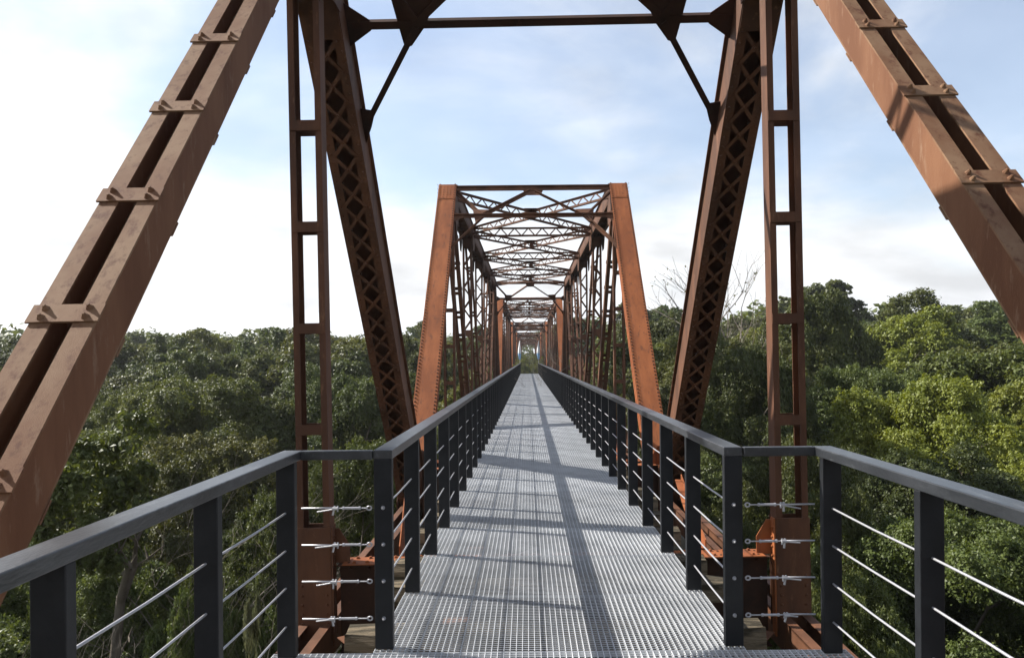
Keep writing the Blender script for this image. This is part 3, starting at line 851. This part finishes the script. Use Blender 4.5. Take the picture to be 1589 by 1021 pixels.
# fill
rng = random.Random(21)
GL, GR = 'trees of the left woods', 'trees of the right woods'
def ztarget(x, d):
    z = np.interp(d, [8, 15, 25, 40, 60, 100, 160], [-4.0, -2.2, -.5, 1.2, 2.7, 4.2, 6.0])
    if x > 0: z += np.interp(d, [25, 50, 120], [.2, 1.9, 3.4])
    return float(z)
def tree_label(x, y, d, pr):
    px = 819 + 1180 * x / y
    c = {'leaf_mid': 'mid green', 'leaf_dark': 'dark green', 'leaf_yellow': 'yellow-green'}[pr[0].materials[0].name]
    b = 'low near' if d < 22 else 'middle-distance' if d < 42 else 'farther' if d < 80 else 'far skyline'
    zs = [(-60, 'beyond the left edge of the photo'), (150, 'behind the foot of the left steel diagonal'), (300, 'right of the left steel diagonal'), (440, 'left of the left hanger'),
          (520, 'behind the left hanger'), (640, 'behind the left lattice end post'), (819, 'close to the left trusses'), (1010, 'close to the right trusses'),
          (1120, 'behind the right lattice end post'), (1190, 'left of the right hanger'), (1300, 'behind the right hanger'), (1430, 'above the near right handrail'),
          (1560, 'below the right steel diagonal'), (1650, 'at the right edge of the photo')]
    for lim, t in zs:
        if px < lim: return '%s %s tree %s' % (b, c, t)
    return '%s %s tree beyond the right edge of the photo' % (b, c)
cnt = 0; tries = 0
while cnt < 205 and tries < 60000:
    tries += 1
    d = 9 + 125 * rng.random() ** 1.15; a = rng.uniform(-44, 44)
    x, y = d * math.sin(R(a)), d * math.cos(R(a)); s = abs(x - CXB)
    zt = ztarget(x, d) + rng.gauss(0, .8 if d < 40 else .9)
    rad = 4.0 * (zt - ground_z(x, y)) / TOP * rng.uniform(.75, 1.05)
    if y < 82 and s < 3.2 + rad * .9: continue
    if y >= 82 and s < 3.0 + rad * .7: continue
    if any(math.hypot(x - px, y - py) < .62 * (rad + pr_) for px, py, pr_ in placed): continue
    pr = (NEAR if d < 40 else MID)[rng.randrange(2 if d < 40 else 4)] if d < 90 else FAR[rng.randrange(2)]
    if x > 0 and d < 80 and rng.random() < .16: pr = NEARY[0] if d < 40 else MIDY[0]
    h = (zt - ground_z(x, y))
    tree(pr, x, y, zt, tree_label(x, y, d, pr), rad=rad / (4.0 * h / TOP), group=GL if x < 0 else GR)
    placed.append((x, y, rad)); cnt += 1
# slim trees close against the trusses
for k, (x, y, zt, pr) in enumerate([(-4.2, 27, .6, 0), (-4.0, 34, 1.9, 0), (-4.1, 41, 2.3, 0), (-4.0, 49, 2.6, 0), (-4.1, 57, 2.6, 0), (-4.0, 66, 2.6, 0), (-3.9, 75, 2.5, 0),
                                    (4.7, 31, .6, 0), (4.6, 44, 2.2, 0), (4.5, 52, 2.6, 0), (4.5, 60, 2.6, 2), (4.4, 69, 2.8, 0), (4.3, 77, 2.8, 2), (-5.4, 19, -1.0, 0), (6.0, 20, -1.2, 0), (-6.2, 10.5, -2.6, 0), (6.6, 10.5, -2.8, 0)]):
    tree(SHR[pr], x, y, zt, ('slim leafy tree close against the left truss' if x < 0 else 'slim leafy tree close against the right truss'), rad=.75, group='slim trees against the trusses')
# growth that fills the bridge beyond the gate
rr = random.Random(5)
for k in range(34):
    y = 83 + k * 3.2 + rr.uniform(-1, 1); x = CXB + rr.uniform(-1.9, 1.9) if k > 3 else CXB + [-1.2, 1.1, -.2, .8][k]
    zt = 1.95 + (y - 83) * .012 + rr.uniform(-.35, .35)
    tree(SHR[(0, 2, 0, 2, 0)[k % 5]], x, y, zt, 'bushy tree growing up through the bridge beyond the gate', rad=.9, group='bushes inside the far spans', name='leafy_shrub', cat='shrub')

# bare trees
def bare(seed, H, spread, r0, m, name='branches', levels=5, gaps=.0):
    rg = random.Random(seed); mb = MB()
    def grow(p, d, L, r, lv):
        nseg = 3
        for k in range(nseg):
            d = (d + Vector((rg.gauss(0, .13), rg.gauss(0, .13), rg.gauss(.03, .08)))).normalized()
            q = p + d * (L / nseg); mb.tube(p, q, r * (1 - k * .13), r * (1 - (k + 1) * .13), n=5 if lv > 2 else 3, cap=False); p = q
            if lv > 0 and k >= 1:
                for c in range(1 if k < 2 else 2):
                    a = rg.uniform(0, 6.28); o = Vector((math.cos(a), math.sin(a), 0))
                    nd = (d + o * rg.uniform(.5, spread) + Vector((0, 0, .12))).normalized()
                    grow(p, nd, L * rg.uniform(.55, .82), r * .55, lv - 1)
    grow(Vector((0, 0, 0)), Vector((0, 0, 1)), H * .38, r0, levels)
    return mb.mesh(name, M[m])
def bare_tree(seed, px, py, Y, label, spread=.9, r0=.16, m='twig', name='bare_tree', cat='bare tree', zg=None, levels=6, lv=True):
    x = atp(px, Y); z = ground_z(x, Y) if zg is None else zg; H = topz(py, Y) - z
    me = bare(seed, H, spread, r0, m, levels=levels)
    zs = max(v.co.z for v in me.vertices); k = H / zs
    T = thing(name, label, cat, (x, Y, z)); o = inst('branches', me, T); o.scale = (k, k, k)
    if lv:
        rg = np.random.default_rng(seed); n = 700
        co = np.empty(len(me.vertices) * 3, np.float32); me.vertices.foreach_get('co', co); co = co.reshape(-1, 3)
        co = co[co[:, 2] > zs * .55]; P = co[rg.choice(len(co), n)] + rg.normal(size=(n, 3)) * .06
        N_ = rg.normal(size=(n, 3)); N_ /= np.linalg.norm(N_, axis=1)[:, None]
        l = inst('sparse_leaves', leaf_mesh('sparse_leaves', P.astype(float), N_, .16, .09, M['leaf_mid'], rg), T, kind='stuff'); l.scale = (k, k, k)
    return T
bare_tree(3, 1047, 388, 36, 'bare leafless tree against the sky right of the orange end post', .8, .42)
bare_tree(8, 1163, 478, 52, 'thin bare treetop between the lattice post and the right hanger', .9, .15)
bare_tree(12, 915, 520, 42, 'tangle of dry twigs inside the second span on the right', 1.2, .05, name='dry_bush', cat='dry bush', zg=-6, levels=5, lv=False)
bare_tree(15, 893, 505, 56, 'bare greyish branches reaching up behind the right truss posts', 1.2, .06, name='dry_bush', cat='dry bush', zg=-5, levels=5, lv=False)
bare_tree(21, 165, 700, 12, 'tangled bare grey branches below the left steel diagonal', 1.4, .06, name='dry_bush', cat='dry bush', levels=6, lv=False)
bare_tree(22, 240, 850, 9.5, 'dry grey branches low behind the near left railing', 1.4, .025, name='dry_bush', cat='dry bush', levels=6, lv=False)

# far-off woods and undergrowth
def woods():
    rg = np.random.default_rng(77); Ps = []; Ns = []
    for d in np.geomspace(138, 430, 11):
        n = int(d * 1.75 / (6 + d * .012)); 
        for a in np.linspace(-R(48), R(48), n):
            a += rg.uniform(-.02, .02); dd = d * rg.uniform(.95, 1.06); x, y = dd * math.sin(a), dd * math.cos(a)
            if abs(x - CXB) < 8 and y < 300: continue
            zt = ztarget(x, 160) + (dd - 160) * .024 + rg.normal(0, 1.0); rr_ = 5.5 + .006 * dd; k = 330
            e = rg.normal(size=(k, 3)); e[:, 2] = np.abs(e[:, 2]) * 1.2 - .35; e[:, 1] -= .4; e /= np.linalg.norm(e, axis=1)[:, None]
            r = rr_ * (1 + .16 * np.sin(e[:, 0] * 7 + a * 90) * np.sin(e[:, 2] * 8)) * rg.uniform(.86, 1.03, k)
            Ps.append(np.array([x, y, zt - rr_]) + e * r[:, None]); Ns.append(e + rg.normal(size=(k, 3)) * .45)
    P = np.concatenate(Ps); N_ = np.concatenate(Ns); N_ /= np.linalg.norm(N_, axis=1)[:, None]
    inst('far_woods', leaf_mesh('far_woods', P, N_, 1.25, .85, M['leaf_mid'], rg), kind='stuff', label='far-off woods that read as one green mass on the skyline')
woods()
def undergrowth():
    rg = np.random.default_rng(9); n = 90000
    d = 3 + 110 * rg.uniform(size=n) ** 1.5; a = rg.uniform(-R(60), R(60), n); x = d * np.sin(a); y = d * np.cos(a)
    z = np.array([ground_z(p, q) for p, q in zip(x, y)]); h = .9 * (1 + np.sin(x * .9) * np.cos(y * .8)) + .25
    P = np.stack([x, y, z + h * rg.uniform(size=n)], 1); N_ = rg.normal(size=(n, 3)) * .6 + np.array([0, 0, .7]); N_ /= np.linalg.norm(N_, axis=1)[:, None]
    inst('undergrowth', leaf_mesh('undergrowth', P, N_, .42, .2, M['leaf_dark'], rg), kind='stuff', label='dark leafy undergrowth below the trees')
undergrowth()

# ------------------------------------------------------------------ air
hm = bpy.data.materials.new('haze'); hm.use_nodes = True; hn = hm.node_tree
hn.nodes.remove(hn.nodes['Principled BSDF'])
pv = hn.nodes.new('ShaderNodeVolumePrincipled'); pv.inputs['Density'].default_value = .00028; pv.inputs['Color'].default_value = (.93, .95, 1, 1)
pv.inputs['Anisotropy'].default_value = .3
hn.links.new(pv.outputs[0], hn.nodes['Material Output'].inputs['Volume'])
hz_o = MB().box(-1900, 1900, -1900, 1900, -16, 90).build('haze', hm, None, kind='stuff')
